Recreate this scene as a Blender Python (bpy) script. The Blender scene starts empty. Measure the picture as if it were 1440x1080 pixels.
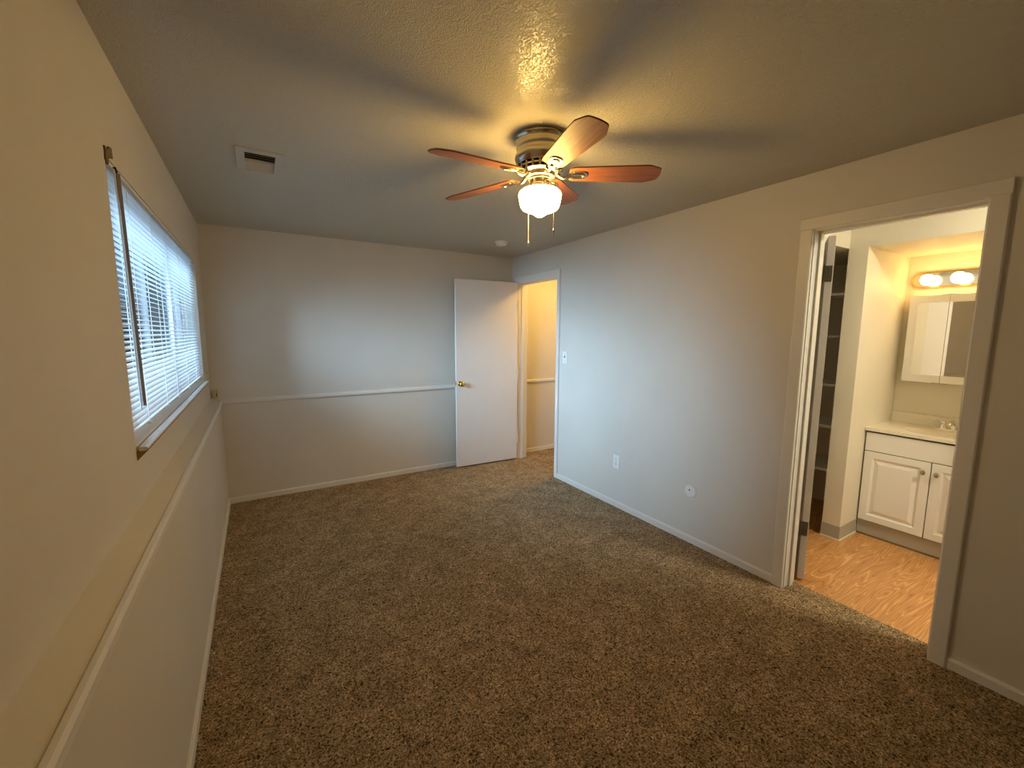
import bpy, bmesh, math, random
from mathutils import Vector, Matrix, Euler
R = math.radians
PI = math.pi
random.seed(4)
scene = bpy.context.scene
COL = scene.collection

# ------------------------------------------------------------------ camera
cam_data = bpy.data.cameras.new('camera')
cam_data.sensor_fit = 'HORIZONTAL'
cam_data.sensor_width = 36.0
cam_data.lens = 589.99 / 1440 * 36.0
cam_data.clip_start = 0.02
cam = bpy.data.objects.new('camera', cam_data)
COL.objects.link(cam)
YAW, PITCH, ROLL = R(-31.319), R(-6.988), R(0.293)
fw = Vector((-math.sin(YAW) * math.cos(PITCH), math.cos(YAW) * math.cos(PITCH), math.sin(PITCH)))
rt0 = Vector((math.cos(YAW), math.sin(YAW), 0))
up0 = rt0.cross(fw)
rt = rt0 * math.cos(ROLL) + up0 * math.sin(ROLL)
up = -rt0 * math.sin(ROLL) + up0 * math.cos(ROLL)
m = Matrix((rt, up, -fw)).transposed().to_4x4()
m.translation = Vector((0.2801, 0.0, 1.4883))
cam.matrix_world = m
scene.camera = cam

# ------------------------------------------------------------------ world, daylight, exposure
SKY_LOW, SKY_HIGH = 1.2, 2.2
world = bpy.data.worlds.new('overcast_sky')
scene.world = world
world.use_nodes = True
wn, wl = world.node_tree.nodes, world.node_tree.links
bg = wn['Background']
tc = wn.new('ShaderNodeTexCoord')
sx = wn.new('ShaderNodeSeparateXYZ')
mr = wn.new('ShaderNodeMapRange')
mr.inputs['From Min'].default_value = 0.0
mr.inputs['From Max'].default_value = 0.9
mr.inputs['To Min'].default_value = SKY_LOW
mr.inputs['To Max'].default_value = SKY_HIGH
wl.new(tc.outputs['Generated'], sx.inputs[0])
wl.new(sx.outputs['Z'], mr.inputs['Value'])
bg.inputs['Color'].default_value = (0.62, 0.80, 1.0, 1)
wl.new(mr.outputs[0], bg.inputs['Strength'])

sun_data = bpy.data.lights.new('hazy_daylight', 'SUN')
sun_data.energy = 27.0
sun_data.angle = R(50)
sun_data.color = (0.46, 0.72, 1.0)
sun = bpy.data.objects.new('hazy_daylight', sun_data)
COL.objects.link(sun)
sun.location = (-4, 1.5, 3.4)
sun.rotation_euler = Vector((1.0, 0.22, -0.24)).to_track_quat('-Z', 'Y').to_euler()

BOWL_L, BULB_L, HALL_L, BATH_L = 76.0, 17.0, 116.0, 190.0
LAMP = (1.0, 0.62, 0.175)

vs = scene.view_settings
vs.view_transform = 'Standard'
vs.look = 'None'
vs.exposure = 0.0
vs.gamma = 1.0
vs.use_curve_mapping = False
scene.cycles.max_bounces = 10
scene.cycles.diffuse_bounces = 6
scene.cycles.transparent_max_bounces = 12
scene.cycles.sample_clamp_indirect = 6.0
scene.cycles.use_denoising = True
try:
    scene.cycles.denoiser = 'OPENIMAGEDENOISE'
except Exception:
    pass

# ------------------------------------------------------------------ room numbers (metres)
W, D, H, E = 2.862, 4.254, 2.337, 0.066      # right wall, back wall, ceiling, set-back of the upper left wall
WT = 0.115
W2 = W + WT                                   # far face of the right wall
YF = -0.62                                    # wall behind the camera

# ------------------------------------------------------------------ materials
def mat(name, col, rough=0.5, metal=0.0, spec=0.5, emit=None, estr=0.0):
    mt = bpy.data.materials.new(name)
    mt.use_nodes = True
    b = mt.node_tree.nodes['Principled BSDF']
    b.inputs['Base Color'].default_value = (*col, 1)
    b.inputs['Roughness'].default_value = rough
    b.inputs['Metallic'].default_value = metal
    b.inputs['Specular IOR Level'].default_value = spec
    if emit:
        b.inputs['Emission Color'].default_value = (*emit, 1)
        b.inputs['Emission Strength'].default_value = estr
    return mt

def nodes(mt):
    return mt.node_tree.nodes, mt.node_tree.links, mt.node_tree.nodes['Principled BSDF']

def coords(mt, scale=(1, 1, 1), rot=(0, 0, 0)):
    n, l, b = nodes(mt)
    t = n.new('ShaderNodeTexCoord')
    mp = n.new('ShaderNodeMapping')
    mp.inputs['Scale'].default_value = scale
    mp.inputs['Rotation'].default_value = rot
    l.new(t.outputs['Object'], mp.inputs['Vector'])
    return mp.outputs['Vector']

def noise(mt, vec, scale, detail=2.0, rough=0.5, dist=0.0):
    n, l, b = nodes(mt)
    t = n.new('ShaderNodeTexNoise')
    t.inputs['Scale'].default_value = scale
    t.inputs['Detail'].default_value = detail
    t.inputs['Roughness'].default_value = rough
    t.inputs['Distortion'].default_value = dist
    l.new(vec, t.inputs['Vector'])
    return t.outputs['Fac']

def ramp(mt, fac, stops):
    n, l, b = nodes(mt)
    r = n.new('ShaderNodeValToRGB')
    e = r.color_ramp.elements
    while len(e) < len(stops):
        e.new(0.5)
    for k, (p, c) in enumerate(stops):
        e[k].position = p
        e[k].color = (*c, 1) if len(c) == 3 else c
    l.new(fac, r.inputs['Fac'])
    return r.outputs['Color']

def bump(mt, height, strength, dist):
    n, l, b = nodes(mt)
    bp = n.new('ShaderNodeBump')
    bp.inputs['Strength'].default_value = strength
    bp.inputs['Distance'].default_value = dist
    l.new(height, bp.inputs['Height'])
    l.new(bp.outputs['Normal'], b.inputs['Normal'])
    return bp

def mix(mt, fac, a, b_, mode='MIX'):
    n, l, b = nodes(mt)
    x = n.new('ShaderNodeMix')
    x.data_type = 'RGBA'
    x.blend_type = mode
    if isinstance(fac, float):
        x.inputs[0].default_value = fac
    else:
        l.new(fac, x.inputs[0])
    for s, v in ((x.inputs[6], a), (x.inputs[7], b_)):
        if isinstance(v, tuple):
            s.default_value = (*v, 1)
        else:
            l.new(v, s)
    return x.outputs[2]

def painted(name, col, rough=0.5, bscale=160, bstr=0.12, var=0.04, spec=0.4):
    mt = mat(name, col, rough, spec=spec)
    n, l, b = nodes(mt)
    v = coords(mt)
    f = noise(mt, v, 2.2, 3)
    lo = tuple(c * (1 - var) for c in col)
    hi = tuple(min(1, c * (1 + var)) for c in col)
    l.new(ramp(mt, f, [(0.3, lo), (0.7, hi)]), b.inputs['Base Color'])
    bump(mt, noise(mt, v, bscale, 2), bstr, 0.004)
    return mt

WALL = painted('wall_paint', (0.66, 0.62, 0.55), 0.55, 130, 0.10, 0.025)
WALL_BATH = painted('bath_wall_paint', (0.74, 0.69, 0.57), 0.5, 130, 0.08, 0.02)
TRIM = painted('trim_paint', (0.74, 0.71, 0.66), 0.35, 60, 0.03, 0.02)
DOORP = painted('door_paint', (0.76, 0.71, 0.66), 0.42, 90, 0.03, 0.02)
WHITE = mat('white_plastic', (0.8, 0.79, 0.76), 0.35)

CEIL = mat('ceiling_paint', (0.56, 0.53, 0.445), 0.30, spec=0.55)
n, l, b = nodes(CEIL)
v = coords(CEIL, (1.0, 0.55, 1.0), (0, 0, R(38)))
f1 = noise(CEIL, v, 92, 2.5, 0.5, 2.2)
f2 = ramp(CEIL, f1, [(0.44, (0, 0, 0)), (0.60, (1, 1, 1))])
bump(CEIL, f2, 0.62, 0.0055)

CARPET = mat('carpet_pile', (0.2, 0.14, 0.09), 0.95, spec=0.1)
n, l, b = nodes(CARPET)
v = coords(CARPET)
fa = noise(CARPET, v, 125, 4.0, 0.75, 0.9)
fb = noise(CARPET, v, 7.0, 3.0, 0.6)
fc = noise(CARPET, v, 30, 2.0, 0.6)
c1 = ramp(CARPET, fa, [(0.38, (0.045, 0.027, 0.012)), (0.46, (0.30, 0.205, 0.115)), (0.54, (0.52, 0.385, 0.245)), (0.66, (0.84, 0.69, 0.50))])
c2 = ramp(CARPET, fb, [(0.30, (0.72, 0.70, 0.68)), (0.70, (1.12, 1.12, 1.12))])
c3 = ramp(CARPET, fc, [(0.30, (0.70, 0.70, 0.70)), (0.65, (1.1, 1.1, 1.1))])
cm = mix(CARPET, 1.0, c1, c2, 'MULTIPLY')
cm = mix(CARPET, 1.0, cm, c3, 'MULTIPLY')
fp = noise(CARPET, v, 92, 2.5, 0.55, 1.2)
cm = mix(CARPET, 1.0, cm, ramp(CARPET, fp, [(0.36, (0.14, 0.12, 0.09)), (0.435, (1.06, 1.06, 1.06))]), 'MULTIPLY')
cm = mix(CARPET, 1.0, cm, (1.08, 1.06, 1.02), 'MULTIPLY')
l.new(cm, b.inputs['Base Color'])
bump(CARPET, fa, 0.9, 0.012)

OAK = mat('oak_vinyl', (0.5, 0.25, 0.1), 0.32)
n, l, b = nodes(OAK)
v = coords(OAK, (0.55, 4.6, 1.0), (0, 0, R(4)))
fd = noise(OAK, v, 2.1, 2.0, 0.5, 0.5)
mlt = n.new('ShaderNodeMath'); mlt.operation = 'MULTIPLY'; mlt.inputs[1].default_value = 34.0
l.new(fd, mlt.inputs[0])
sn = n.new('ShaderNodeMath'); sn.operation = 'PINGPONG'; sn.inputs[1].default_value = 1.0
l.new(mlt.outputs[0], sn.inputs[0])
vf = coords(OAK, (6, 130, 1))
ff = noise(OAK, vf, 1.0, 2.0)
ca = ramp(OAK, sn.outputs[0], [(0.0, (0.38, 0.160, 0.047)), (0.16, (0.54, 0.258, 0.085)), (0.80, (0.58, 0.288, 0.100)), (0.92, (0.70, 0.39, 0.165)), (1.0, (0.72, 0.42, 0.185))])
cb = ramp(OAK, ff, [(0.35, (0.82, 0.80, 0.78)), (0.6, (1.04, 1.04, 1.04))])
l.new(mix(OAK, 1.0, ca, cb, 'MULTIPLY'), b.inputs['Base Color'])

BLADE = mat('cherry_blade', (0.26, 0.09, 0.035), 0.5, spec=0.3)
n, l, b = nodes(BLADE)
v = coords(BLADE, (3.0, 46, 3.0))
fg = noise(BLADE, v, 1.6, 3.0, 0.55, 0.6)
l.new(ramp(BLADE, fg, [(0.3, (0.19, 0.062, 0.024)), (0.7, (0.33, 0.125, 0.052))]), b.inputs['Base Color'])

NICKEL = mat('brushed_nickel', (0.50, 0.465, 0.39), 0.26, 1.0)
CHROME = mat('chrome', (0.78, 0.77, 0.74), 0.09, 1.0)
BRASS = mat('polished_brass', (0.80, 0.56, 0.17), 0.16, 1.0)
STEEL = mat('dull_hinge_steel', (0.30, 0.27, 0.22), 0.38, 1.0)
DARK = mat('dark_void', (0.015, 0.013, 0.011), 0.8)
DUCT = mat('duct_shade', (0.035, 0.030, 0.020), 0.7)  # shade inside the duct put into a near-black colour
REGISTER = mat('register_enamel', (0.50, 0.47, 0.395), 0.45)
SLATM = mat('blind_slat', (0.80, 0.82, 0.84), 0.42)
WANDM = mat('wand_grey', (0.24, 0.215, 0.205), 0.7, spec=0.2)
CORDM = mat('blind_cord', (0.80, 0.80, 0.80), 0.7)
WINF = mat('window_frame_white', (0.70, 0.72, 0.74), 0.45)
RAWP = mat('bare_plaster_brown', (0.17, 0.12, 0.06), 0.85)
RAWO = mat('raw_ochre_wood', (0.30, 0.18, 0.05), 0.8)
BEIGE = mat('beige_plastic', (0.52, 0.45, 0.32), 0.5)
COVE = painted('vinyl_cove', (0.42, 0.385, 0.32), 0.45, 60, 0.02, 0.03)
CAB = painted('cabinet_white', (0.82, 0.81, 0.77), 0.35, 40, 0.01, 0.01)
GAPSHADE = mat('cabinet_gap_shade', (0.07, 0.065, 0.05), 0.8)  # near-black colour stands in for shade behind the cabinet door gaps
MARBLE = painted('cultured_marble', (0.80, 0.74, 0.62), 0.2, 10, 0.0, 0.03, 0.5)
MIRROR = mat('mirror_silver', (0.88, 0.88, 0.86), 0.02, 1.0)
CAULK = mat('caulk', (0.78, 0.72, 0.58), 0.5)
BOWLM = mat('opal_bowl', (0.9, 0.85, 0.75), 0.25, emit=LAMP, estr=BOWL_L)
BULBM = mat('frosted_bulb', (0.9, 0.85, 0.75), 0.3, emit=(1.0, 0.62, 0.21), estr=BULB_L)
HALLM = mat('hall_bowl', (0.9, 0.85, 0.75), 0.3, emit=(1.0, 0.60, 0.15), estr=HALL_L)
BATHM = mat('bath_bowl', (0.9, 0.85, 0.75), 0.3, emit=(1.0, 0.94, 0.71), estr=BATH_L)
SOCKETM = mat('socket_white', (0.8, 0.76, 0.66), 0.35)
GROUNDM = painted('yard_ground', (0.30, 0.30, 0.28), 0.9, 30, 0.3, 0.2)
FENCEM = painted('grey_fence', (0.62, 0.63, 0.64), 0.8, 30, 0.2, 0.12)
SIDINGM = painted('pale_siding', (0.62, 0.63, 0.65), 0.7, 30, 0.1, 0.05)

GLASS = bpy.data.materials.new('window_glass')
GLASS.use_nodes = True
n, l = GLASS.node_tree.nodes, GLASS.node_tree.links
n.remove(n['Principled BSDF'])
tr = n.new('ShaderNodeBsdfTransparent'); tr.inputs['Color'].default_value = (0.95, 0.97, 0.97, 1)
gl = n.new('ShaderNodeBsdfGlossy'); gl.inputs['Roughness'].default_value = 0.02
fr = n.new('ShaderNodeFresnel'); fr.inputs['IOR'].default_value = 1.45
mx = n.new('ShaderNodeMixShader')
l.new(fr.outputs[0], mx.inputs[0]); l.new(tr.outputs[0], mx.inputs[1]); l.new(gl.outputs[0], mx.inputs[2])
l.new(mx.outputs[0], n['Material Output'].inputs['Surface'])

# ------------------------------------------------------------------ mesh helpers
class MB:
    def __init__(self):
        self.bm = bmesh.new()
    def box(self, x0, x1, y0, y1, z0, z1, bev=0.0, M=None):
        bm = self.bm
        vsn = [bm.verts.new((x, y, z)) for x in (x0, x1) for y in (y0, y1) for z in (z0, z1)]
        F = [(0, 1, 3, 2), (4, 6, 7, 5), (0, 4, 5, 1), (2, 3, 7, 6), (0, 2, 6, 4), (1, 5, 7, 3)]
        fs = [bm.faces.new([vsn[i] for i in f]) for f in F]
        new = list(vsn)
        if bev > 0:
            es = list({e for f in fs for e in f.edges})
            g = bmesh.ops.bevel(bm, geom=es, offset=bev, segments=2, profile=0.6, affect='EDGES')
            new = list({v for v in g['verts']} | {v for v in vsn if v.is_valid})
        if M is not None:
            bmesh.ops.transform(bm, matrix=M, verts=[v for v in new if v.is_valid])
        return self
    def prism(self, pts, a0, a1, axis='y', M=None):
        """extrude a closed 2-D outline; axis y: pts are (x,z); axis x: (y,z); axis z: (x,y)"""
        bm = self.bm
        def P(p, a):
            return {'y': (p[0], a, p[1]), 'x': (a, p[0], p[1]), 'z': (p[0], p[1], a)}[axis]
        A = [bm.verts.new(P(p, a0)) for p in pts]
        B = [bm.verts.new(P(p, a1)) for p in pts]
        k = len(pts)
        bm.faces.new(A); bm.faces.new(B[::-1])
        for i in range(k):
            bm.faces.new((A[i], B[i], B[(i + 1) % k], A[(i + 1) % k]))
        if M is not None:
            bmesh.ops.transform(bm, matrix=M, verts=A + B)
        return self
    def lathe(self, prof, n=40, M=None, caps=True):
        """prof: (r,z) pairs, spun about z"""
        bm = self.bm
        rings = []
        new = []
        for r, z in prof:
            if r < 1e-6:
                vv = [bm.verts.new((0, 0, z))]
            else:
                vv = [bm.verts.new((r * math.cos(2 * PI * k / n), r * math.sin(2 * PI * k / n), z)) for k in range(n)]
            rings.append(vv); new += vv
        for a, b_ in zip(rings, rings[1:]):
            for k in range(n):
                if len(a) == 1 and len(b_) == 1:
                    continue
                if len(a) == 1:
                    bm.faces.new((a[0], b_[(k + 1) % n], b_[k]))
                elif len(b_) == 1:
                    bm.faces.new((a[k], a[(k + 1) % n], b_[0]))
                else:
                    bm.faces.new((a[k], a[(k + 1) % n], b_[(k + 1) % n], b_[k]))
        if caps:
            for rg in (rings[0], rings[-1]):
                if len(rg) > 2:
                    bm.faces.new(rg)
        if M is not None:
            bmesh.ops.transform(bm, matrix=M, verts=new)
        return self
    def tube(self, pts, r, n=8):
        """round tube along points; r a number or a list"""
        bm = self.bm
        pts = [Vector(p) for p in pts]
        rs = r if isinstance(r, (list, tuple)) else [r] * len(pts)
        prev = None
        first = None
        ref = None
        for i, p in enumerate(pts):
            d = (pts[min(i + 1, len(pts) - 1)] - pts[max(i - 1, 0)]).normalized()
            if ref is None:
                ref = Vector((0, 0, 1)) if abs(d.z) < 0.9 else Vector((1, 0, 0))
            a = d.cross(ref).normalized()
            b_ = a.cross(d).normalized()
            ref = b_
            ring = [bm.verts.new(p + (a * math.cos(2 * PI * k / n) + b_ * math.sin(2 * PI * k / n)) * rs[i]) for k in range(n)]
            if prev:
                for k in range(n):
                    bm.faces.new((prev[k], prev[(k + 1) % n], ring[(k + 1) % n], ring[k]))
            else:
                first = ring
            prev = ring
        bm.faces.new(first[::-1]); bm.faces.new(prev)
        return self
    def ball(self, c, r, n=20, sc=(1, 1, 1)):
        g = bmesh.ops.create_uvsphere(self.bm, u_segments=n, v_segments=max(6, n // 2), radius=r)
        bmesh.ops.transform(self.bm, matrix=Matrix.Translation(c) @ Matrix.Diagonal((*sc, 1)), verts=g['verts'])
        return self
    def build(self, name, material, parent=None, smooth=False, loc=None, origin=None):
        bmesh.ops.recalc_face_normals(self.bm, faces=self.bm.faces)
        if origin is not None:
            bmesh.ops.translate(self.bm, verts=self.bm.verts, vec=-Vector(origin))
        me = bpy.data.meshes.new(name)
        self.bm.to_mesh(me)
        self.bm.free()
        me.materials.append(material)
        if smooth:
            me.polygons.foreach_set('use_smooth', [True] * len(me.polygons))
            try:
                me.set_sharp_from_angle(angle=R(38))
            except Exception:
                pass
        o = bpy.data.objects.new(name, me)
        COL.objects.link(o)
        if origin is not None:
            o.location = origin
        if loc is not None:
            o.location = loc
        if parent is not None:
            o.parent = parent
        return o

def tag(o, label, cat, group=None, kind=None):
    o['label'] = label
    o['category'] = cat
    if group: o['group'] = group
    if kind: o['kind'] = kind
    return o

def thing(name, label, cat, loc=(0, 0, 0), rotz=0.0, group=None, kind=None):
    o = bpy.data.objects.new(name, None)
    o.empty_display_size = 0.05
    COL.objects.link(o)
    o.location = loc
    o.rotation_euler = (0, 0, rotz)
    return tag(o, label, cat, group, kind)

def struct(name, mb, material, label, cat, smooth=False):
    return tag(mb.build(name, material, smooth=smooth), label, cat, kind='structure')

def rot_to(axis):
    return Vector(axis).to_track_quat('Z', 'Y').to_matrix().to_4x4()

# ------------------------------------------------------------------ the setting: floors, ceiling, walls
struct('floor', MB().box(-0.10, W + 0.118, YF, D + 0.02, -0.08, 0.0).box(W + 0.118, 4.2, 2.55, 4.4, -0.08, 0.0),
       CARPET, 'mottled brown frieze carpet covering the bedroom floor', 'floor')
struct('floor_bathroom', MB().box(W + 0.118, 4.75, -0.85, 2.45, -0.08, -0.004), OAK,
       'glossy orange oak wood-look vinyl floor beyond the bathroom doorway', 'floor')

# ceiling with the register's hole
VX0, VX1, VY0, VY1 = 0.283, 0.419, 2.452, 2.702
struct('ceiling', MB().box(-0.3, VX0, YF - 0.1, 4.5, H, H + 0.1).box(VX1, 4.8, YF - 0.3, 4.5, H, H + 0.1)
       .box(VX0, VX1, YF - 0.1, VY0, H, H + 0.1).box(VX0, VX1, VY1, 4.5, H, H + 0.1), CEIL,
       'textured beige painted ceiling of the bedroom', 'ceiling')

# left wall: thick lower half with a sloping ledge, set-back upper half with the window opening
WY0, WY1, WZ0, WZ1 = 1.730, 3.835, 1.118, 2.000
lw = MB()
lw.prism([(-0.24, -0.02), (0, -0.02), (0, 0.900), (-E, 0.936), (-0.24, 0.936)], YF, D + 0.02, 'y')
lw.box(-0.24, -E, YF, WY0, 0.936, H + 0.02)
lw.box(-0.24, -E, WY1, D + 0.02, 0.936, H + 0.02)
lw.box(-0.24, -E, WY0, WY1, 0.936, WZ0)
lw.box(-0.24, -E, WY0, WY1, WZ1, H + 0.02)
struct('wall_left', lw, WALL, 'cream painted wall with the window and a half-height ledge', 'wall')
struct('wall_back', MB().box(-0.24, W2, D, D + 0.12, -0.02, H + 0.02), WALL, 'cream painted end wall behind the open white door', 'wall')
struct('wall_front', MB().box(-0.24, W2, YF - 0.12, YF, -0.02, H + 0.02), WALL, 'cream painted wall behind the viewer', 'wall')

# right wall with two door openings
EY0, EY1, EZ = 3.362, 4.13, 2.052     # rough opening, entry
BY0, BY1, BZ = 0.505, 1.158, 2.05     # rough opening, bathroom
rw = MB()
for y0, y1, z0, z1 in ((YF - .02, BY0, -.02, H + .02), (BY1, EY0, -.02, H + .02), (EY1, D + .02, -.02, H + .02), (BY0, BY1, BZ, H + .02), (EY0, EY1, EZ, H + .02)):
    rw.box(W, W2, y0, y1, z0, z1)
struct('wall_right', rw, WALL, 'cream painted wall holding both doorways', 'wall')

# hall beyond the entry door
HY = 4.272
struct('wall_hall', MB().box(W2 + 0.001, 4.2, HY, HY + 0.12, -0.02, H + 0.02).box(4.08, 4.2, 2.5, HY, -0.02, H + 0.02).box(W2, 4.2, 2.45, 2.57, -.02, H + .02),
       WALL, 'hall wall with a chair rail seen through the entry doorway', 'wall')
struct('baseboard_hall', MB().prism([(HY, 0), (HY - .012, 0), (HY - .012, .040), (HY - .008, .048), (HY, .05)], W2 + .03, 4.08, 'x'), TRIM,
       'white baseboard along the hall wall', 'baseboard')
struct('trim_hall', MB().prism([(HY, .876), (HY - .010, .876), (HY - .018, .888), (HY - .018, .906), (HY - .010, .914), (HY, .916)], W2 + .002, 4.08, 'x'), TRIM,
       'white chair rail on the hall wall seen through the doorway', 'chair rail')

# bathroom shell
XC, XB = 3.82, 4.575
COLY0, COLY1 = 1.236, 1.348
struct('wall_partition', MB().box(XC, XB + .1, COLY0, COLY1, -0.02, H + 0.02), WALL_BATH, 'end of the stub wall between the linen shelves and the vanity alcove', 'wall')
struct('wall_alcove', MB().box(XB, XB + .1, 0.33, COLY0, -.02, H + .02).box(XC, XB, 0.33, 0.44, -.02, H + .02).box(XC, XB, 0.44, COLY0, 2.072, H + .02), WALL_BATH,
       'cream alcove around the vanity with a dropped header', 'wall')
struct('wall_bathroom', MB().box(W2, XC, -0.95, -0.83, -.02, H + .02).box(XC, XC + .1, -0.95, 0.33, -.02, H + .02)
       .box(W2, XB + .1, 2.33, 2.45, -.02, H + .02).box(XB, XB + .1, COLY1, 2.33, -.02, H + .02), WALL_BATH, 'cream bathroom wall past the linen shelves', 'wall')
struct('wall_header', MB().box(W2, XB, COLY1 - .003, 2.33, 2.074, H + .02), WALL_BATH, 'dropped header over the linen shelf nook', 'wall')

# vinyl cove base round the foot of the stub wall, with a line of caulk
cb_ = MB()
cb_.prism([(XC - .004, COLY1 + .002), (XC - .004, COLY0 - .004), (4.088, COLY0 - .004), (4.088, COLY0), (XC, COLY0), (XC, COLY1 + .002)], -.004, .100, 'z')
bb = struct('baseboard_bathroom', cb_, COVE, 'grey beige vinyl cove base round the foot of the stub wall', 'baseboard')
MB().prism([(XC - .011, COLY1 + .002), (XC - .011, COLY0 - .011), (4.088, COLY0 - .011), (4.088, COLY0 - .004), (XC - .004, COLY0 - .004), (XC - .004, COLY1 + .002)], -.004, .006, 'z').build('caulk_bead', CAULK, bb)

# baseboards and chair rails
def bprof(a, s, h=.05, t=.012):
    return [(a, 0), (a + s * t, 0), (a + s * t, h - .010), (a + s * t * .6, h - .002), (a, h)]
struct('baseboard_left', MB().prism(bprof(0, 1), YF, D, 'y'), TRIM, 'low white baseboard below the ledge wall', 'baseboard')
struct('baseboard_back', MB().prism(bprof(D, -1), 0, W - .002, 'x'), TRIM, 'low white baseboard along the end wall', 'baseboard')
struct('baseboard_right', MB().prism(bprof(W, -1), 1.208, 3.332, 'y'), TRIM, 'low white baseboard between the two doorways', 'baseboard')
struct('baseboard_front', MB().prism(bprof(W, -1), YF, 0.456, 'y'), TRIM, 'low white baseboard beside the bathroom door casing, nearer the viewer', 'baseboard')
struct('trim_1', MB().prism([(-.003, .870), (.007, .870), (.011, .877), (.011, .896), (.006, .905), (-.003, .907)], YF, D, 'y'), TRIM,
       'white chair rail capping the ledge under the window', 'chair rail')
struct('trim_2', MB().prism([(D, .874), (D - .010, .874), (D - .017, .884), (D - .017, .900), (D - .009, .908), (D - .009, .914), (D, .916)], -.03, W - .002, 'x'), TRIM,
       'white chair rail across the end wall, meeting the open door', 'chair rail')

# door casings with jamb liners and stops (trim)
def casing(y0, y1, z1, w, hw, x_face, side, jamb, clip=None, thick=.017):
    """boards round an opening y0..y1 (clear), top z1; x_face the wall face, side -1 = towards the bedroom"""
    mb = MB()
    t = thick
    xa, xb = sorted((x_face, x_face + side * t))
    r = .004
    yo1 = y1 + w if clip is None else min(y1 + w, clip)
    xo, xi = (xa, xb) if side < 0 else (xb, xa)
    def side_board(ya, yb, outer):
        # bullnosed on the outer edge
        pts = [(xi, ya), (xi, yb), (xo - side * r, yb), (xo, yb - r), (xo, ya + r), (xo - side * r, ya)]
        mb.prism(pts, 0.0, z1, 'z')
    side_board(y0 - w, y0, 0)
    side_board(y1, yo1, 1)
    pts = [(xi, z1), (xo - side * r, z1), (xo, z1 + r), (xo, z1 + hw - r), (xo - side * r, z1 + hw), (xi, z1 + hw)]
    mb.prism(pts, y0 - w, yo1, 'y')
    return mb
JT = .016
# entry
EY0c, EY1c, EZc = 3.380, 4.112, 2.036
mb = casing(EY0c - .004, EY1c + .004, EZc + .004, .044, .068, W, -1, 0, clip=D - .001)
mb.box(W - .002, W2 + .002, EY0c - JT, EY0c, 0, EZc)
mb.box(W - .002, W2 + .002, EY1c, EY1c + JT, 0, EZc)
mb.box(W - .002, W2 + .002, EY0c - JT, EY1c + JT, EZc, EZc + JT)
mb.box(W + .042, W + .078, EY0c, EY0c + .010, 0, EZc)
mb.box(W + .042, W + .078, EY1c - .010, EY1c, 0, EZc)
mb.box(W + .042, W + .078, EY0c + .010, EY1c - .010, EZc - .010, EZc)
mb2 = casing(EY0c - .004, EY1c + .004, EZc + .004, .05, .06, W2, 1, 0)
struct('trim_3', mb, TRIM, 'white casing and jamb round the entry doorway near the corner', 'door casing')
struct('trim_4', mb2, TRIM, 'white casing on the hall side of the entry doorway', 'door casing')
# bathroom
BY0c, BY1c, BZc = 0.518, 1.142, 2.034
mb = casing(BY0c - .004, BY1c + .004, BZc + .006, .060, .062, W, -1, 0, thick=.022)
mb.box(W - .002, W2 + .002, BY0c - JT, BY0c, -.004, BZc)
mb.box(W - .002, W2 + .002, BY1c, BY1c + JT, -.004, BZc)
mb.box(W - .002, W2 + .002, BY0c - JT, BY1c + JT, BZc, BZc + JT)
mb.box(W + .045, W + .080, BY0c, BY0c + .011, -.004, BZc)
mb.box(W + .045, W + .080, BY1c - .011, BY1c, -.004, BZc)
mb.box(W + .045, W + .080, BY0c + .011, BY1c - .011, BZc - .011, BZc)
struct('trim_5', mb, TRIM, 'white casing and jamb round the bathroom doorway', 'door casing')

# ------------------------------------------------------------------ entry door (open against the end wall)
ang = math.atan2(0.042, -0.744)
d1 = thing('door_1', 'plain white flush door standing open before the end wall, brass knob', 'door', (2.838, 4.086, 0), ang, kind='structure')
# local x runs from hinge to free edge; local -y points to the back wall
LW = 0.745
MB().box(0.0, LW, -.035, 0, .016, 2.046, .0015).build('door_panel', DOORP, d1)
kn = MB()
kn.lathe([(0, 0), (.031, 0), (.031, .004), (.027, .009), (.014, .012), (.0115, .016), (.0115, .030), (.016, .034), (.0245, .041), (.0275, .050), (.0265, .058), (.021, .065), (.012, .068), (0, .0685)], 32, M=Matrix.Translation((LW - .046, 0, .937)) @ rot_to((0, 1, 0)))
kb = kn.build('knob', BRASS, d1, smooth=True); kb['label'] = 'polished brass door knob'
kn = MB()
kn.lathe([(0, 0), (.031, 0), (.031, .004), (.027, .009), (.0115, .014), (.0115, .030), (.0245, .041), (.0275, .050), (.021, .065), (0, .0685)], 24, M=Matrix.Translation((LW - .046, -.035, .937)) @ rot_to((0, -1, 0)))
kn.build('knob', BRASS, d1, smooth=True)
MB().box(LW - .0005, LW + .0012, -.029, -.006, .908, .966).box(LW, LW + .007, -.023, -.012, .930, .944).build('latch_plate', BRASS, d1)
for z in (.26, 1.02, 1.80):
    MB().tube([(-.004, .004, z - .045), (-.004, .004, z + .045)], .0055, 10).box(-.004, .0, -.030, .003, z - .044, z + .044).build('hinge', TRIM, d1, smooth=True)

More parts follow.
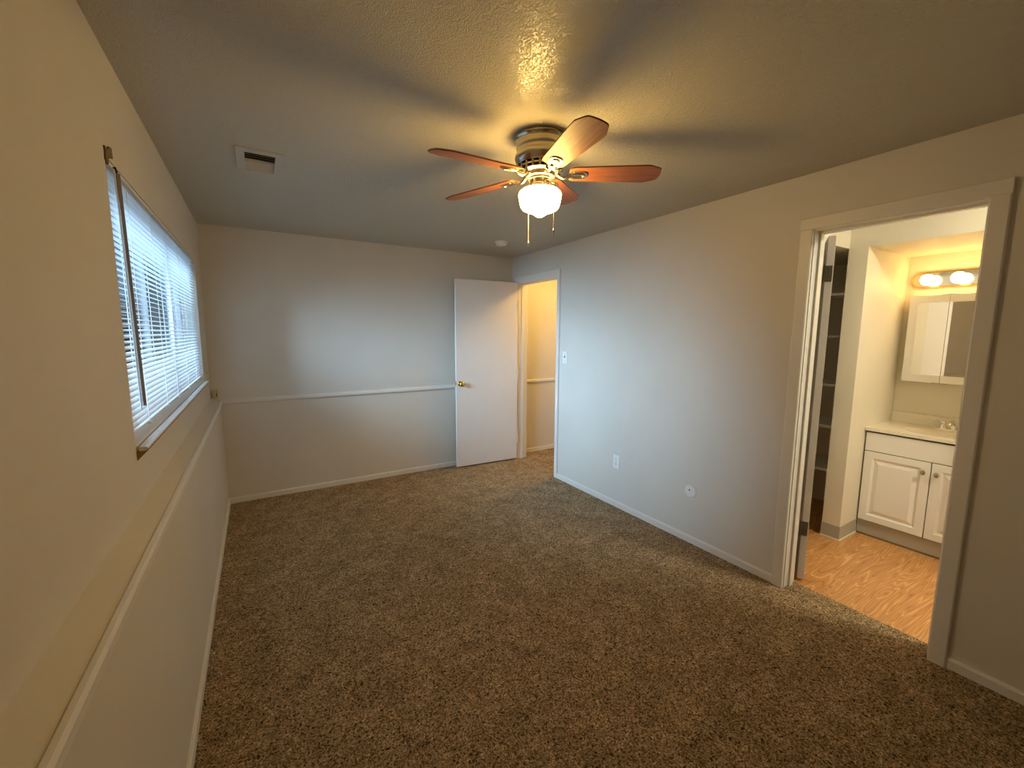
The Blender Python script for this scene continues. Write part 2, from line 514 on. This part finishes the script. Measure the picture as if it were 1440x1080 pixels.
# ------------------------------------------------------------------ bathroom door (swung in, seen edge-on)
BA = R(27)
d2 = thing('door_2', 'white bathroom door swung inward and seen edge-on, with steel hinges', 'door', (3.010, 1.139, 0), BA, kind='structure')
MB().box(.010, .61, -.035, 0, .012, 2.026, .0015).build('door_panel', DOORP, d2)
for z in (.330, 1.822):
    h = MB()
    h.tube([(.001, .005, z - .046), (.001, .005, z + .046)], .006, 12)
    h.tube([(.001, .005, z + .046), (.001, .005, z + .051)], .0042, 10)
    h.build('hinge', STEEL, d2, smooth=True)
    h = MB().box(.0075, .0105, -.031, .004, z - .044, z + .044, .0008)
    hp = h.build('hinge_leaf', STEEL, d2)
    s = MB()
    for dz in (-.03, 0, .03):
        s.ball((.0072, -.012 - .006 * (dz == 0), z + dz), .0035, 10)
    s.build('screws', STEEL, hp, smooth=True)
    MB().box(-.026, .0005, .0015, .0035, z - .044, z + .044).build('jamb_leaf', STEEL, d2)

# ------------------------------------------------------------------ window, sill, blind
win = thing('window_1', 'wide sliding window behind a white blind in the ledge wall', 'window', (-.2, (WY0 + WY1) / 2, WZ0), kind='structure')
wo = win.location
def wp(mb, name, mt, **k):
    bmesh.ops.translate(mb.bm, verts=mb.bm.verts, vec=-Vector(wo))
    return mb.build(name, mt, win, **k)
f = MB()
ft = .045
f.box(-.235, -.165, WY0, WY0 + ft, WZ0, WZ1).box(-.235, -.165, WY1 - ft, WY1, WZ0, WZ1)
f.box(-.235, -.165, WY0 + ft, WY1 - ft, WZ0, WZ0 + ft).box(-.235, -.165, WY0 + ft, WY1 - ft, WZ1 - ft, WZ1)
wp(f, 'window_frame', WINF)
ym = (WY0 + WY1) / 2
for k, (ya, yb, xx) in enumerate(((WY0 + ft, ym + .03, -.190), (ym - .03, WY1 - ft, -.215))):
    s = MB()
    st = .04
    for a in ((ya, ya + st, WZ0 + ft, WZ1 - ft), (yb - st, yb, WZ0 + ft, WZ1 - ft), (ya + st, yb - st, WZ0 + ft, WZ0 + ft + st), (ya + st, yb - st, WZ1 - ft - st, WZ1 - ft)):
        s.box(xx - .011, xx + .011, *a)
    so = wp(s, 'sash', WINF)
    g = MB().box(xx - .002, xx + .002, ya + st, yb - st, WZ0 + ft + st, WZ1 - ft - st)
    bmesh.ops.translate(g.bm, verts=g.bm.verts, vec=-Vector(wo))
    g.build('pane', GLASS, so)
# sill: inner stool, raised strip, rounded nose with joints, triangular moulding under it
wp(MB().prism([(-.165, 1.104), (-.0645, 1.104), (-.0645, 1.120), (-.068, 1.1225), (-.165, 1.132)], WY0 + .001, WY1 - .001, 'y'), 'inner_stool', TRIM)
wp(MB().box(-.122, -.104, WY0 + .004, WY1 - .004, 1.126, 1.146), 'stop_strip', BEIGE)
SY1 = 3.87
sl = MB()
edges = [WY0 - .002, 1.992, 2.300, 2.597, 3.02, 3.45, SY1]
for a, b2 in zip(edges, edges[1:]):
    sl.prism([(-.059, 1.106), (-.044, 1.106), (-.0375, 1.109), (-.035, 1.113), (-.0375, 1.1175), (-.044, 1.119), (-.059, 1.1195)], a + .0025, b2 - .0025, 'y')
wp(sl, 'window_sill_trim', TRIM)
wp(MB().prism([(-E, 1.074), (-E, 1.1055), (-.037, 1.1055)], WY0 + .003, SY1 - .005, 'y'), 'sill_moulding', RAWO)

# the blind
BX = -.0855
blind = thing('window_blind', 'white horizontal slat blind hung in the window opening', 'blind', (BX, 2.82, WZ0))
bo = blind.location
def bp_(mb, name, mt, parent=None, **k):
    bmesh.ops.translate(mb.bm, verts=mb.bm.verts, vec=-Vector(bo))
    return mb.build(name, mt, parent or blind, **k)
BYa, BYb = WY0 + .008, WY1 - .012
bp_(MB().box(BX - .018, BX + .0175, BYa - .004, BYb + .004, WZ1 - .014, WZ1 - .002, .002), 'headrail', SLATM)
nsl = 42
zt, zb_ = WZ1 - .024, WZ0 + .060
TILT = R(-13)        # room edge lower
sl = MB()
for k in range(nsl):
    z = zt + (zb_ - zt) * k / (nsl - 1)
    tl = TILT + R(random.uniform(-1.5, 1.5)) - (R(10) * max(0, (k - 30) / 10))
    sag = random.uniform(-.0006, .0006)
    segs = 7
    pr = []
    for s in range(segs + 1):
        u = -0.0128 + 0.0256 * s / segs
        w = 0.0022 * (1 - (u / .0128) ** 2)
        pr.append((u * 1.08, w))
    up_, dn = [], []
    for u, w in pr:
        up_.append((BX + u * math.cos(tl) - w * math.sin(tl), z + sag + u * math.sin(tl) + w * math.cos(tl)))
        dn.append((BX + u * math.cos(tl) - (w - .0006) * math.sin(tl), z + sag + u * math.sin(tl) + (w - .0006) * math.cos(tl)))
    sl.prism(up_ + dn[::-1], BYa, BYb, 'y')
bp_(sl, 'slats', SLATM, smooth=True)
bp_(MB().box(BX - .013, BX + .013, BYa, BYb, WZ0 + .032, WZ0 + .044, .003), 'bottom_rail', SLATM)
for y in (1.985, 2.375, 2.68, 3.08, 3.48):
    c = MB()
    for xx in (BX - .0145, BX + .0145):
        c.tube([(xx, y, zb_ - .02), (xx, y, WZ1 - .03)], .0009, 6)
    lo = bp_(c, 'ladder_cord', CORDM)
    bmb = MB().lathe([(0, -.006), (.006, -.005), (.007, 0), (.005, .006), (0, .007)], 14, M=Matrix.Translation((BX + .015, y, WZ0 + .036)))
    bmesh.ops.translate(bmb.bm, verts=bmb.bm.verts, vec=-Vector(bo))
    bmb.build('cord_button', CORDM, lo, smooth=True)
wd = MB()
wd.tube([(BX + .0235, 1.836, 1.978), (BX + .0245, 1.852, 1.60), (BX + .0255, 1.868, 1.234)], .0075, 6)
wo_ = bp_(wd, 'wand', WANDM); wo_['label'] = 'grey tilt wand'
hk = MB().tube([(BX + .016, 1.822, 1.990), (BX + .022, 1.824, 1.993), (BX + .0235, 1.834, 1.980)], .003, 8)
bp_(hk, 'wand_hook', DARK, smooth=True)
bp_(MB().tube([(BX + .020, 1.822, 1.985), (BX + .021, 1.833, 1.6), (BX + .022, 1.846, 1.225)], .0022, 6), 'lift_cord', CORDM)
# brown broken patch at the upper near corner of the opening
pt = MB()
pt.prism([(1.722, 1.985), (1.726, 2.012), (1.720, 2.022), (1.746, 2.018), (1.770, 2.036), (1.796, 2.040), (1.800, 2.010), (1.772, 2.003), (1.752, 2.0025), (1.744, 1.976), (1.736, 1.978)], -E - .004, -E + .005, 'x')
tag(pt.build('plaster_patch', RAWP), 'ragged brown bare patch at the upper near corner of the window opening', 'wall damage')
tag(MB().lathe([(0, 0), (.006, 0), (.0062, .0015), (.004, .0025), (0, .0025)], 14, M=Matrix.Translation((-E - .0005, 4.038, 1.165)) @ rot_to((1, 0, 0))).build('screw_head', DARK),
    'tiny dark screw head in the wall past the window near the corner', 'screw')
tag(MB().lathe([(0, 0), (.004, 0), (.003, .0018), (0, .002)], 12, M=Matrix.Translation((-E - .0005, 4.035, 1.122)) @ rot_to((1, 0, 0))).build('screw_head', RAWP),
    'tiny brown screw head just under the dark one near the corner', 'screw')
# small beige jack in the corner above the chair rail
jk = thing('cable_jack', 'small beige cable jack in the corner above the chair rail', 'wall jack', (-.040, D, .965))
MB().box(-.025, .025, -.006, 0, -.034, .036, .002).build('plate', BEIGE, jk)
MB().box(-.017, .004, -.024, -.006, -.026, .026, .003).build('jack_body', BEIGE, jk)
MB().box(-.019, -.0165, -.022, -.006, -.024, .014).build('slot', DARK, jk)
MB().box(.011, .016, -.008, -.0055, -.018, .006).build('slot', DARK, jk)

# outside: ground level, neighbouring fence and siding beyond the glass
tag(MB().box(-7, -.26, -3, 12, .80, .88).build('ground_outside', GROUNDM), 'grey bare ground outside the window', 'ground', kind='structure')
fn = thing('yard_fence', 'grey board fence glimpsed between the blind slats', 'fence', (-1.5, 7.0, .88))
pl = MB()
for k in range(34):
    if k in (6, 13, 20, 27):
        continue
    y = -2.6 + k * .155
    pl.box(-.011, .011, y, y + .14, .02, 1.05 + random.uniform(-.01, .01))
pl.build('planks', FENCEM, fn)
MB().box(.011, .05, -2.6, 2.7, .25, .33).build('rail', FENCEM, fn)
MB().box(.011, .05, -2.6, 2.7, .78, .86).build('rail', FENCEM, fn)
fn.rotation_euler = (0, 0, R(-58))

# ------------------------------------------------------------------ fixtures on the right wall
sw = thing('light_switch', 'white toggle light switch on the wall beside the entry door casing', 'light switch', (W, 3.243, 1.248))
MB().box(-.006, 0, -.036, .036, -.058, .058, .002).build('cover_plate', WHITE, sw)
tg = MB().box(-.0145, -.0055, -.0045, .0045, -.004, .016, .001, M=Matrix.Rotation(R(12), 4, 'Y'))
tg.build('toggle', mat('toggle_grey', (0.30, 0.28, 0.26), 0.5), sw)
for z in (-.03, .03):
    MB().lathe([(0, 0), (.0032, 0), (.0026, .0012), (0, .0014)], 12, M=Matrix.Translation((-.006, 0, z)) @ rot_to((-1, 0, 0))).build('screw', STEEL, sw)
ot = thing('wall_outlet', 'white duplex outlet low on the wall between the doorways', 'outlet', (W, 2.512, .395))
MB().box(-.006, 0, -.037, .037, -.058, .058, .002).build('cover_plate', WHITE, ot)
for z in (-.02, .02):
    rc = MB().lathe([(0, 0), (.0165, 0), (.0160, .002), (0, .0022)], 24, M=Matrix.Translation((-.006, 0, z)) @ rot_to((-1, 0, 0))).build('receptacle', WHITE, ot)
    for q in ((-.0075, -.0052, z - .001, z + .009), (.0052, .0075, z - .001, z + .009), (-.0026, .0026, z - .011, z - .006)):
        MB().box(-.0086, -.0080, *q).build('slot', DARK, rc)
MB().lathe([(0, 0), (.003, 0), (.0024, .0012), (0, .0014)], 12, M=Matrix.Translation((-.006, 0, 0)) @ rot_to((-1, 0, 0))).build('screw', STEEL, ot)
rp = thing('round_cover_plate', 'round white blank cover plate low on the wall nearer the bathroom door', 'cover plate', (W, 1.790, .375))
MB().lathe([(0, 0), (.045, 0), (.045, .004), (.042, .0075), (.034, .009), (0, .0095)], 40, M=rot_to((-1, 0, 0))).build('disc', WHITE, rp, smooth=True)
MB().lathe([(0, 0), (.0055, 0), (.0050, .0012), (0, .0015)], 16, M=Matrix.Translation((-.0092, .004, .010)) @ rot_to((-1, 0, 0))).build('screw', DARK, rp)

# ------------------------------------------------------------------ ceiling fixtures
sd = thing('smoke_detector', 'small round white smoke detector on the ceiling near the far corner', 'smoke detector', (2.313, 3.548, H))
MB().lathe([(0, 0), (.058, 0), (.058, -.008), (.054, -.012), (0, -.012)], 36).build('base', WHITE, sd, smooth=True)
MB().lathe([(.050, -.012), (.050, -.026), (.043, -.034), (.018, -.036), (0, -.036)], 36).build('cover', WHITE, sd, smooth=True)

vt = thing('ceiling_vent', 'beige metal air register in the ceiling near the window', 'vent', (0.351, 2.56, H))
vb = vt.location
def vp(mb, name, mt):
    bmesh.ops.translate(mb.bm, verts=mb.bm.verts, vec=-Vector(vb))
    return mb.build(name, mt, vt)
fr_ = MB()
x0, x1, y0, y1 = .250, .450, 2.408, 2.712
iy0, iy1, ix0, ix1 = 2.455, 2.700, .286, .416
def bezel(a, b2, c, d_, zz):
    fr_.box(a, b2, c, d_, H - .007, H)
bezel(x0, ix0, y0, y1, 0); bezel(ix1, x1, y0, y1, 0); bezel(ix0, ix1, y0, iy0, 0); bezel(ix0, ix1, iy1, y1, 0)
bezel(ix0, ix1, 2.574, 2.580, 0)
vp(fr_, 'register_frame', REGISTER)
s_ = MB()
for k in range(4):
    y = 2.466 + k * .030
    s_.box(ix0, ix1, -.0085, .0085, -.0006, .0006, M=Matrix.Translation((0, y + .004, H + .002)) @ Matrix.Rotation(R(20), 4, 'X'))
for k in range(8):
    y = 2.586 + k * .0145
    s_.box(ix0, ix1, -.0095, .0095, -.0006, .0006, M=Matrix.Translation((0, y + .004, H + .002)) @ Matrix.Rotation(R(-38), 4, 'X'))
vp(s_, 'louver_slats', REGISTER)
dk = MB()
dk.box(VX0, VX1, VY0, VY1, H + .10, H + .12)
for a in ((VX0, VX0 + .002, VY0, VY1), (VX1 - .002, VX1, VY0, VY1), (VX0, VX1, VY0, VY0 + .002), (VX0, VX1, VY1 - .002, VY1)):
    dk.box(*a, H + .012, H + .10)
vp(dk, 'duct', DUCT)

# ------------------------------------------------------------------ ceiling fan
FX, FY = 1.402, 1.612
fan = thing('ceiling_fan', 'five-blade ceiling fan with cherry blades and a lit white bowl', 'ceiling fan', (FX, FY, H))
def Zr(z): return z - H
MB().lathe([(0, 0), (.110, 0), (.114, -.004), (.114, -.012), (.1085, -.018), (.1055, -.030), (.1075, -.036), (.1075, -.048), (.1045, -.054), (.1045, -.064),
            (.1080, -.072), (.1120, -.080), (.1125, -.092), (.1090, -.104), (.1020, -.114), (.0, -.114)], 64).build('motor_housing', NICKEL, fan, smooth=True)
# slotted vent band under the housing
vbm = MB()
vbm.lathe([(.102, -.113), (.104, -.1165), (.1025, -.120), (.098, -.120)], 64)
vbm.lathe([(.090, -.1275), (.0965, -.1275), (.0975, -.131), (.0955, -.1335), (.090, -.1335)], 64)
vbm.lathe([(.060, -.142), (.0885, -.141), (.0885, -.146), (.078, -.152), (.060, -.154)], 64)
for k in range(20):
    a = 2 * PI * k / 20
    vbm.box(.084, .099, -.0045, .0045, -.146, -.114, M=Matrix.Rotation(a, 4, 'Z'))
vbm.build('vent_grille', NICKEL, fan, smooth=True)
MB().lathe([(0, -.114), (.082, -.114), (.076, -.150), (0, -.150)], 40).build('motor_core', DARK, fan, smooth=True)
MB().lathe([(0, -.152), (.064, -.152), (.066, -.155), (.066, -.167), (.062, -.170), (0, -.170)], 48).build('flywheel', STEEL, fan, smooth=True)
MB().lathe([(0, -.170), (.046, -.170), (.052, -.173), (.052, -.176), (.0475, -.178), (.0475, -.196), (.052, -.200), (.055, -.206), (.055, -.212), (.040, -.214), (0, -.214)], 48).build('switch_housing', NICKEL, fan, smooth=True)
bowl = MB().lathe([(.044, -.207), (.048, -.209), (.053, -.212), (.068, -.216), (.083, -.222), (.0925, -.231), (.0955, -.241), (.0945, -.252), (.0915, -.266), (.0885, -.280),
                   (.085, -.291), (.078, -.300), (.062, -.308), (.046, -.313), (.034, -.317), (.026, -.324), (.015, -.3315), (0, -.334)], 56).build('light_bowl', BOWLM, fan, smooth=True)
bowl['label'] = 'glowing white schoolhouse glass bowl'

def blade_outline():
    half = [(.128, .030), (.132, .041), (.142, .047), (.160, .050), (.22, .0525), (.34, .0585), (.455, .0635), (.472, .0632), (.478, .061), (.512, .0465), (.521, .042), (.527, .035), (.5305, .020), (.532, 0)]
    return half
ZB = 2.186 - H
half = blade_outline()
angs = [(185.5, 2.157), (116.0, 2.162), (36.5, 2.214), (-31.0, 2.191), (-104.0, 2.175)]   # heading, tip height
PITCHB = R(-12)
for a, ztip in angs:
    Mz = Matrix.Rotation(R(a), 4, 'Z')
    Mp = Mz @ Matrix.Translation((0, 0, ZB)) @ Matrix.Rotation(-math.atan2(ztip - H - ZB, .534), 4, 'Y') @ Matrix.Rotation(PITCHB, 4, 'X')
    pts = [(r, w) for r, w in half] + [(r, -w) for r, w in half[::-1][1:]]
    bl = MB().prism(pts, -.003, .003, 'z')
    bo2 = bl.build('blade', BLADE, fan)
    bo2.matrix_local = Mp
    # blade iron: S-curved arm and a fluted plate with a loop under the blade
    ir = MB()
    arm = [(.052, 0, .010), (.070, 0, .004), (.086, .002, -.010), (.102, .003, -.018), (.120, .002, -.014), (.136, 0, -.006)]
    ir.tube(arm, [.0085, .0085, .0075, .007, .0075, .009], 10)
    ir.prism([(.128, .012), (.136, .022), (.150, .027), (.176, .0275), (.196, .024), (.206, .014), (.208, 0), (.206, -.014), (.196, -.024), (.176, -.0275), (.150, -.027), (.136, -.022), (.128, -.012)], -.0075, -.0032, 'z')
    ir.tube([(.140, .010, -.008), (.165, .0145, -.009), (.188, .012, -.009), (.198, 0, -.009), (.188, -.012, -.009), (.165, -.0145, -.009), (.140, -.010, -.008)], .004, 8)
    for px, py in ((.150, .019), (.150, -.019), (.186, 0)):
        ir.lathe([(0, -.0105), (.004, -.0095), (.0045, -.0075), (0, -.0075)], 12, M=Matrix.Translation((px, py, 0)))
    io = ir.build('blade_iron', NICKEL, bo2, smooth=True)
# pull chains
rv = Vector((math.cos(YAW), math.sin(YAW), 0))
tv = Vector((0.28 - FX, 0 - FY, 0)).normalized()
for (o1, o2, zend) in ((-.053, -.100, 1.902), (.060, .094, 1.912)):
    p = rv * o1 + tv * o2
    dr = p.normalized()
    st = dr * .050
    pts = [(st.x, st.y, -.186), (dr.x * .085, dr.y * .085, -.205), (p.x * .985, p.y * .985, -.222), (p.x, p.y, -.245), (p.x, p.y, zend - H + .018)]
    ch = MB().tube(pts, .0012, 6)
    zz = -.250
    while zz > zend - H + .02:
        ch.ball((p.x, p.y, zz), .0018, 6); zz -= .0075
    co = ch.build('pull_chain', NICKEL, fan, smooth=True)
    MB().lathe([(0, .020), (.0022, .018), (.0050, .012), (.0058, .007), (.0040, .003), (.0030, .001), (.0034, -.003), (0, -.005)], 14, M=Matrix.Translation((p.x, p.y, zend - H))).build('pendant', NICKEL, co, smooth=True)

# ------------------------------------------------------------------ hall lamp (flush dome out of the picture)
hl = thing('hall_ceiling_light', 'flush glass dome light on the hall ceiling', 'ceiling light', (3.42, 3.52, H))
MB().lathe([(0, 0), (.13, 0), (.13, -.018), (.11, -.022), (0, -.022)], 40).build('base', NICKEL, hl, smooth=True)
MB().lathe([(.115, -.022), (.118, -.030), (.105, -.055), (.070, -.078), (.03, -.088), (0, -.090)], 40).build('light_bowl', HALLM, hl, smooth=True)

# ------------------------------------------------------------------ bathroom ceiling lamp (out of the picture)
bl_ = thing('bathroom_ceiling_light', 'flush glass dome light on the bathroom ceiling', 'ceiling light', (3.36, -.12, H))
MB().lathe([(0, 0), (.13, 0), (.13, -.018), (.11, -.022), (0, -.022)], 40).build('base', NICKEL, bl_, smooth=True)
MB().lathe([(.115, -.022), (.118, -.030), (.105, -.055), (.070, -.078), (.03, -.088), (0, -.090)], 40).build('light_bowl', BATHM, bl_, smooth=True)

# ------------------------------------------------------------------ bathroom: vanity
VF = 4.088
VYa, VYb = 0.462, 1.236            # right end, left end
van = thing('vanity_cabinet', 'white vanity cabinet with raised-panel doors in the bathroom alcove', 'cabinet', (VF, (VYa + VYb) / 2, 0))
vl = van.location
def cp(mb, name, mt, parent=None, **k):
    bmesh.ops.translate(mb.bm, verts=mb.bm.verts, vec=-Vector(vl))
    return mb.build(name, mt, parent or van, **k)
cp(MB().box(VF + .018, XB - .004, VYa, VYb - .002, .105, .786), 'carcass', GAPSHADE)
cp(MB().box(VF + .020, VF + .034, VYa, VYb - .004, -.004, .1055), 'toe_kick', COVE)
cp(MB().box(VF + .010, VF + .020, VYa, VYb - .004, -.004, .006), 'caulk_bead', RAWP)
cp(MB().box(VF, VF + .018, VYa + .003, VYb - .010, .642, .776, .002), 'drawer_front', CAB)
def raised_door(ya, yb, za, zb, knob_y, knob_z):
    mb = MB()
    bm = mb.bm
    T = .019
    # frame rings: outer edge, groove, raised field
    rings = [(0, 0.003, 0), (0.002, 0.0, 0), (.046, 0.0, 0), (.056, .0105, 0), (.063, .0115, 0), (.084, .0020, 0), (.088, .0015, 0)]
    prev = None
    back = [bm.verts.new((VF + T, y, z)) for y, z in ((ya, za), (yb, za), (yb, zb), (ya, zb))]
    for ins, dep, _ in rings:
        rg = [bm.verts.new((VF + dep, y, z)) for y, z in ((ya + ins, za + ins), (yb - ins, za + ins), (yb - ins, zb - ins), (ya + ins, zb - ins))]
        src = prev or back
        for i in range(4):
            bm.faces.new((src[i], src[(i + 1) % 4], rg[(i + 1) % 4], rg[i]))
        prev = rg
    bm.faces.new(prev); bm.faces.new(back[::-1])
    do = cp(mb, 'door', CAB)
    kb_ = MB().lathe([(0, 0), (.007, 0), (.006, .004), (.0055, .012), (.009, .016), (.015, .019), (.0165, .023), (.014, .028), (.007, .0305), (0, .031)], 24,
                     M=Matrix.Translation((VF, knob_y, knob_z)) @ rot_to((-1, 0, 0)) @ Matrix.Diagonal((.85, 1.1, 1, 1)))
    bmesh.ops.translate(kb_.bm, verts=kb_.bm.verts, vec=-Vector(vl))
    k_ = kb_.build('knob', NICKEL, do, smooth=True)
    k_['label'] = 'satin nickel oval knob'
raised_door(.8655, VYb - .010, .112, .636, .896, .566)
raised_door(VYa + .003, .8600, .112, .636, .829, .566)

# countertop with an integral oval basin and a backsplash
top = thing('vanity_countertop', 'cream moulded sink top with backsplash resting on the vanity cabinet', 'countertop', (VF, (VYa + VYb) / 2, .788))
tl_ = top.location
mb = MB()
bm = mb.bm
nx, ny = 26, 40
xa, xb2, ya, yb = VF - .012, XB - .001, VYa - .012, VYb - .001
gr = []
for i in range(nx + 1):
    row = []
    for j in range(ny + 1):
        x = xa + (xb2 - xa) * i / nx
        y = ya + (yb - ya) * j / ny
        q = ((x - 4.285) / .145) ** 2 + ((y - .849) / .215) ** 2
        dz = 0.0
        if q < 1:
            dz = -.012 * (1 - q) ** .6 - .002
        elif q < 1.35:
            dz = .003 * math.sin((q - 1) / .35 * PI)
        row.append(bm.verts.new((x, y, .812 + dz)))
    gr.append(row)
for i in range(nx):
    for j in range(ny):
        bm.faces.new((gr[i][j], gr[i + 1][j], gr[i + 1][j + 1], gr[i][j + 1]))
border = [gr[i][0] for i in range(nx)] + [gr[nx][j] for j in range(ny)] + [gr[i][ny] for i in range(nx, 0, -1)] + [gr[0][j] for j in range(ny, 0, -1)]
lowv = [bm.verts.new((v.co.x, v.co.y, .789)) for v in border]
for i in range(len(border)):
    bm.faces.new((border[i], border[(i + 1) % len(border)], lowv[(i + 1) % len(border)], lowv[i]))
bmesh.ops.translate(bm, verts=bm.verts, vec=-Vector(tl_))
mb.build('sink_top', MARBLE, top, smooth=True)
mb = MB().box(XB - .020, XB - .001, ya, yb, .810, .888, .004)
bmesh.ops.translate(mb.bm, verts=mb.bm.verts, vec=-Vector(tl_))
mb.build('backsplash', MARBLE, top)

# faucet
fc_ = thing('sink_faucet', 'chrome two-handle faucet on the back of the cream sink top', 'faucet', (4.470, .862, .812))
MB().prism([(-.026, -.082), (-.018, -.090), (.018, -.090), (.026, -.082), (.026, .082), (.018, .090), (-.018, .090), (-.026, .082)], 0, .012, 'z').build('base', CHROME, fc_)
for s in (1, -1):
    h = MB().lathe([(0, .010), (.020, .010), (.019, .020), (.0135, .034), (.012, .044), (.015, .050), (.013, .058), (0, .061)], 24, M=Matrix.Translation((0, s * .052, 0)))
    h.tube([(0, s * .052, .055), (-.004, s * .080, .060), (-.008, s * .106, .070), (-.010, s * .116, .075)], [.0075, .006, .0055, .006], 10)
    h.build('handle', CHROME, fc_, smooth=True)
sp = MB().lathe([(0, .010), (.019, .010), (.018, .024), (.0145, .036), (0, .038)], 24)
sp.tube([(0, 0, .030), (-.008, 0, .052), (-.030, 0, .068), (-.062, 0, .069), (-.092, 0, .058), (-.104, 0, .046)], [.014, .0135, .0125, .0115, .0105, .0105], 14)
sp.build('spout', CHROME, fc_, smooth=True)
MB().tube([(.018, 0, .010), (.018, 0, .052)], .0025, 8).ball((.018, 0, .054), .0048, 10).build('drain_rod', CHROME, fc_, smooth=True)

# medicine cabinet with three mirror doors in white frames
MF = XB - .112
mc = thing('medicine_cabinet', 'white framed mirror-door medicine cabinet on the alcove wall', 'cabinet', (XB, .857, 1.14))
ml = mc.location
def mp_(mb, name, mt, parent=None, **k):
    bmesh.ops.translate(mb.bm, verts=mb.bm.verts, vec=-Vector(ml))
    return mb.build(name, mt, parent or mc, **k)
MYa, MYb, MZa, MZb = .540, 1.176, 1.142, 1.770
mp_(MB().box(MF + .016, XB - .001, MYa + .002, MYb - .002, MZa + .002, MZb - .002), 'body', CAB)
third = (MYb - MYa) / 3
for k in range(3):
    ya, yb = MYa + third * k + .002, MYa + third * (k + 1) - .002
    fl, frr = (.045 if k == 0 else .0), (.045 if k == 2 else .0)
    mb = MB()
    y_in0, y_in1 = ya + fl, yb - frr
    # frame with a rounded inner corner
    mb.box(MF, MF + .015, ya, yb, MZa, MZa + .052).box(MF, MF + .015, ya, yb, MZb - .052, MZb).box(MF + .0142, MF + .015, ya, yb, MZa + .05, MZb - .05)
    if fl: mb.box(MF, MF + .015, ya, ya + fl, MZa + .052, MZb - .052)
    if frr: mb.box(MF, MF + .015, yb - frr, yb, MZa + .052, MZb - .052)
    if k == 2:
        rr = .016
        for zc, sz in ((MZa + .052, 1), (MZb - .052, -1)):
            pts = [(yb - frr, zc)] + [(yb - frr - rr + rr * math.cos(t * PI / 12), zc + sz * (rr - rr * math.sin(t * PI / 12))) for t in range(0, 7)]
            mb.prism(pts, MF, MF + .015, 'x')
    dr_ = mp_(mb, 'mirror_door', CAB)
    g = MB().box(MF + .004, MF + .014, y_in0, y_in1, MZa + .052, MZb - .052)
    bmesh.ops.translate(g.bm, verts=g.bm.verts, vec=-Vector(ml))
    g.build('mirror', MIRROR, dr_)
    if k == 1:      # the middle door stands a touch ajar
        piv = Vector((MF + .015 - XB, ya - .857, 0))
        dr_.matrix_local = Matrix.Translation(piv) @ Matrix.Rotation(R(3), 4, 'Z') @ Matrix.Translation(-piv)
for y in (MYb - third, MYa + third):
    mp_(MB().box(MF + .0152, MF + .0162, y - .012, y + .012, MZa + .004, MZb - .004), 'seam_shade_strip', GAPSHADE)  # added dark strip paints the shade in the seam between mirror doors
    for z0_, z1_ in ((MZb, MZb + .004), (MZa - .004, MZa)):
        mp_(MB().box(MF - .001, MF + .012, y - .042, y + .042, z0_, z1_), 'pivot_hinge', STEEL)

# vanity light bar with four globe bulbs
vl_ = thing('vanity_light', 'brass and chrome light bar with globe bulbs above the medicine cabinet', 'wall light', (XB, .857, 1.888))
LB = .345
def stadium(hl_, r, n=14):
    pts = [(hl_ - r + r * math.cos(-PI / 2 + PI * t / n), r * math.sin(-PI / 2 + PI * t / n)) for t in range(n + 1)]
    pts += [(-hl_ + r + r * math.cos(PI / 2 + PI * t / n), r * math.sin(PI / 2 + PI * t / n)) for t in range(n + 1)]
    return pts
MB().prism(stadium(LB, .058), -.022, -.001, 'x').build('backplate', BRASS, vl_)
MB().prism(stadium(LB - .012, .046), -.030, -.022, 'x').build('raised_plate', CHROME, vl_)
for k in range(4):
    y = .24 - .16 * k
    so = MB().lathe([(0, .029), (.024, .029), (.024, .050), (.021, .062), (0, .062)], 24, M=Matrix.Translation((0, y, -.004)) @ rot_to((-1, 0, 0))).build('socket', SOCKETM, vl_, smooth=True)
    bu = MB().lathe([(0, .058), (.014, .058), (.016, .068), (.026, .078), (.036, .092), (.040, .108), (.036, .127), (.026, .140), (.012, .147), (0, .148)], 28, M=Matrix.Translation((0, y, -.004)) @ rot_to((-1, 0, 0)))
    bu.build('bulb', BULBM, so, smooth=True)

# linen shelves in the dark nook beside the vanity
names = ['topmost white linen shelf in the dark nook', 'second white linen shelf from the top in the nook', 'middle white linen shelf in the dark nook', 'second white linen shelf from the floor in the nook', 'lowest white linen shelf in the dark nook']
for z, lb in zip((1.785, 1.483, 1.122, .809, .476), names):
    s = thing('linen_shelf', lb, 'shelf', (3.90, 1.85, z), group='linen shelves in the nook')
    MB().box(0, .42, 1.350 - 1.85, 2.328 - 1.85, -.018, 0, .001).build('board', TRIM, s)
    MB().box(-.03, .42, 1.3485 - 1.85, 1.365 - 1.85, -.058, -.018).build('cleat', TRIM, s)
    MB().box(-.03, .42, 2.312 - 1.85, 2.3295 - 1.85, -.058, -.018).build('cleat', TRIM, s)

for o in COL.objects:
    if o.parent is None and o.type in {'MESH', 'EMPTY'} and 'label' not in o.keys():
        print('UNLABELLED', o.name)
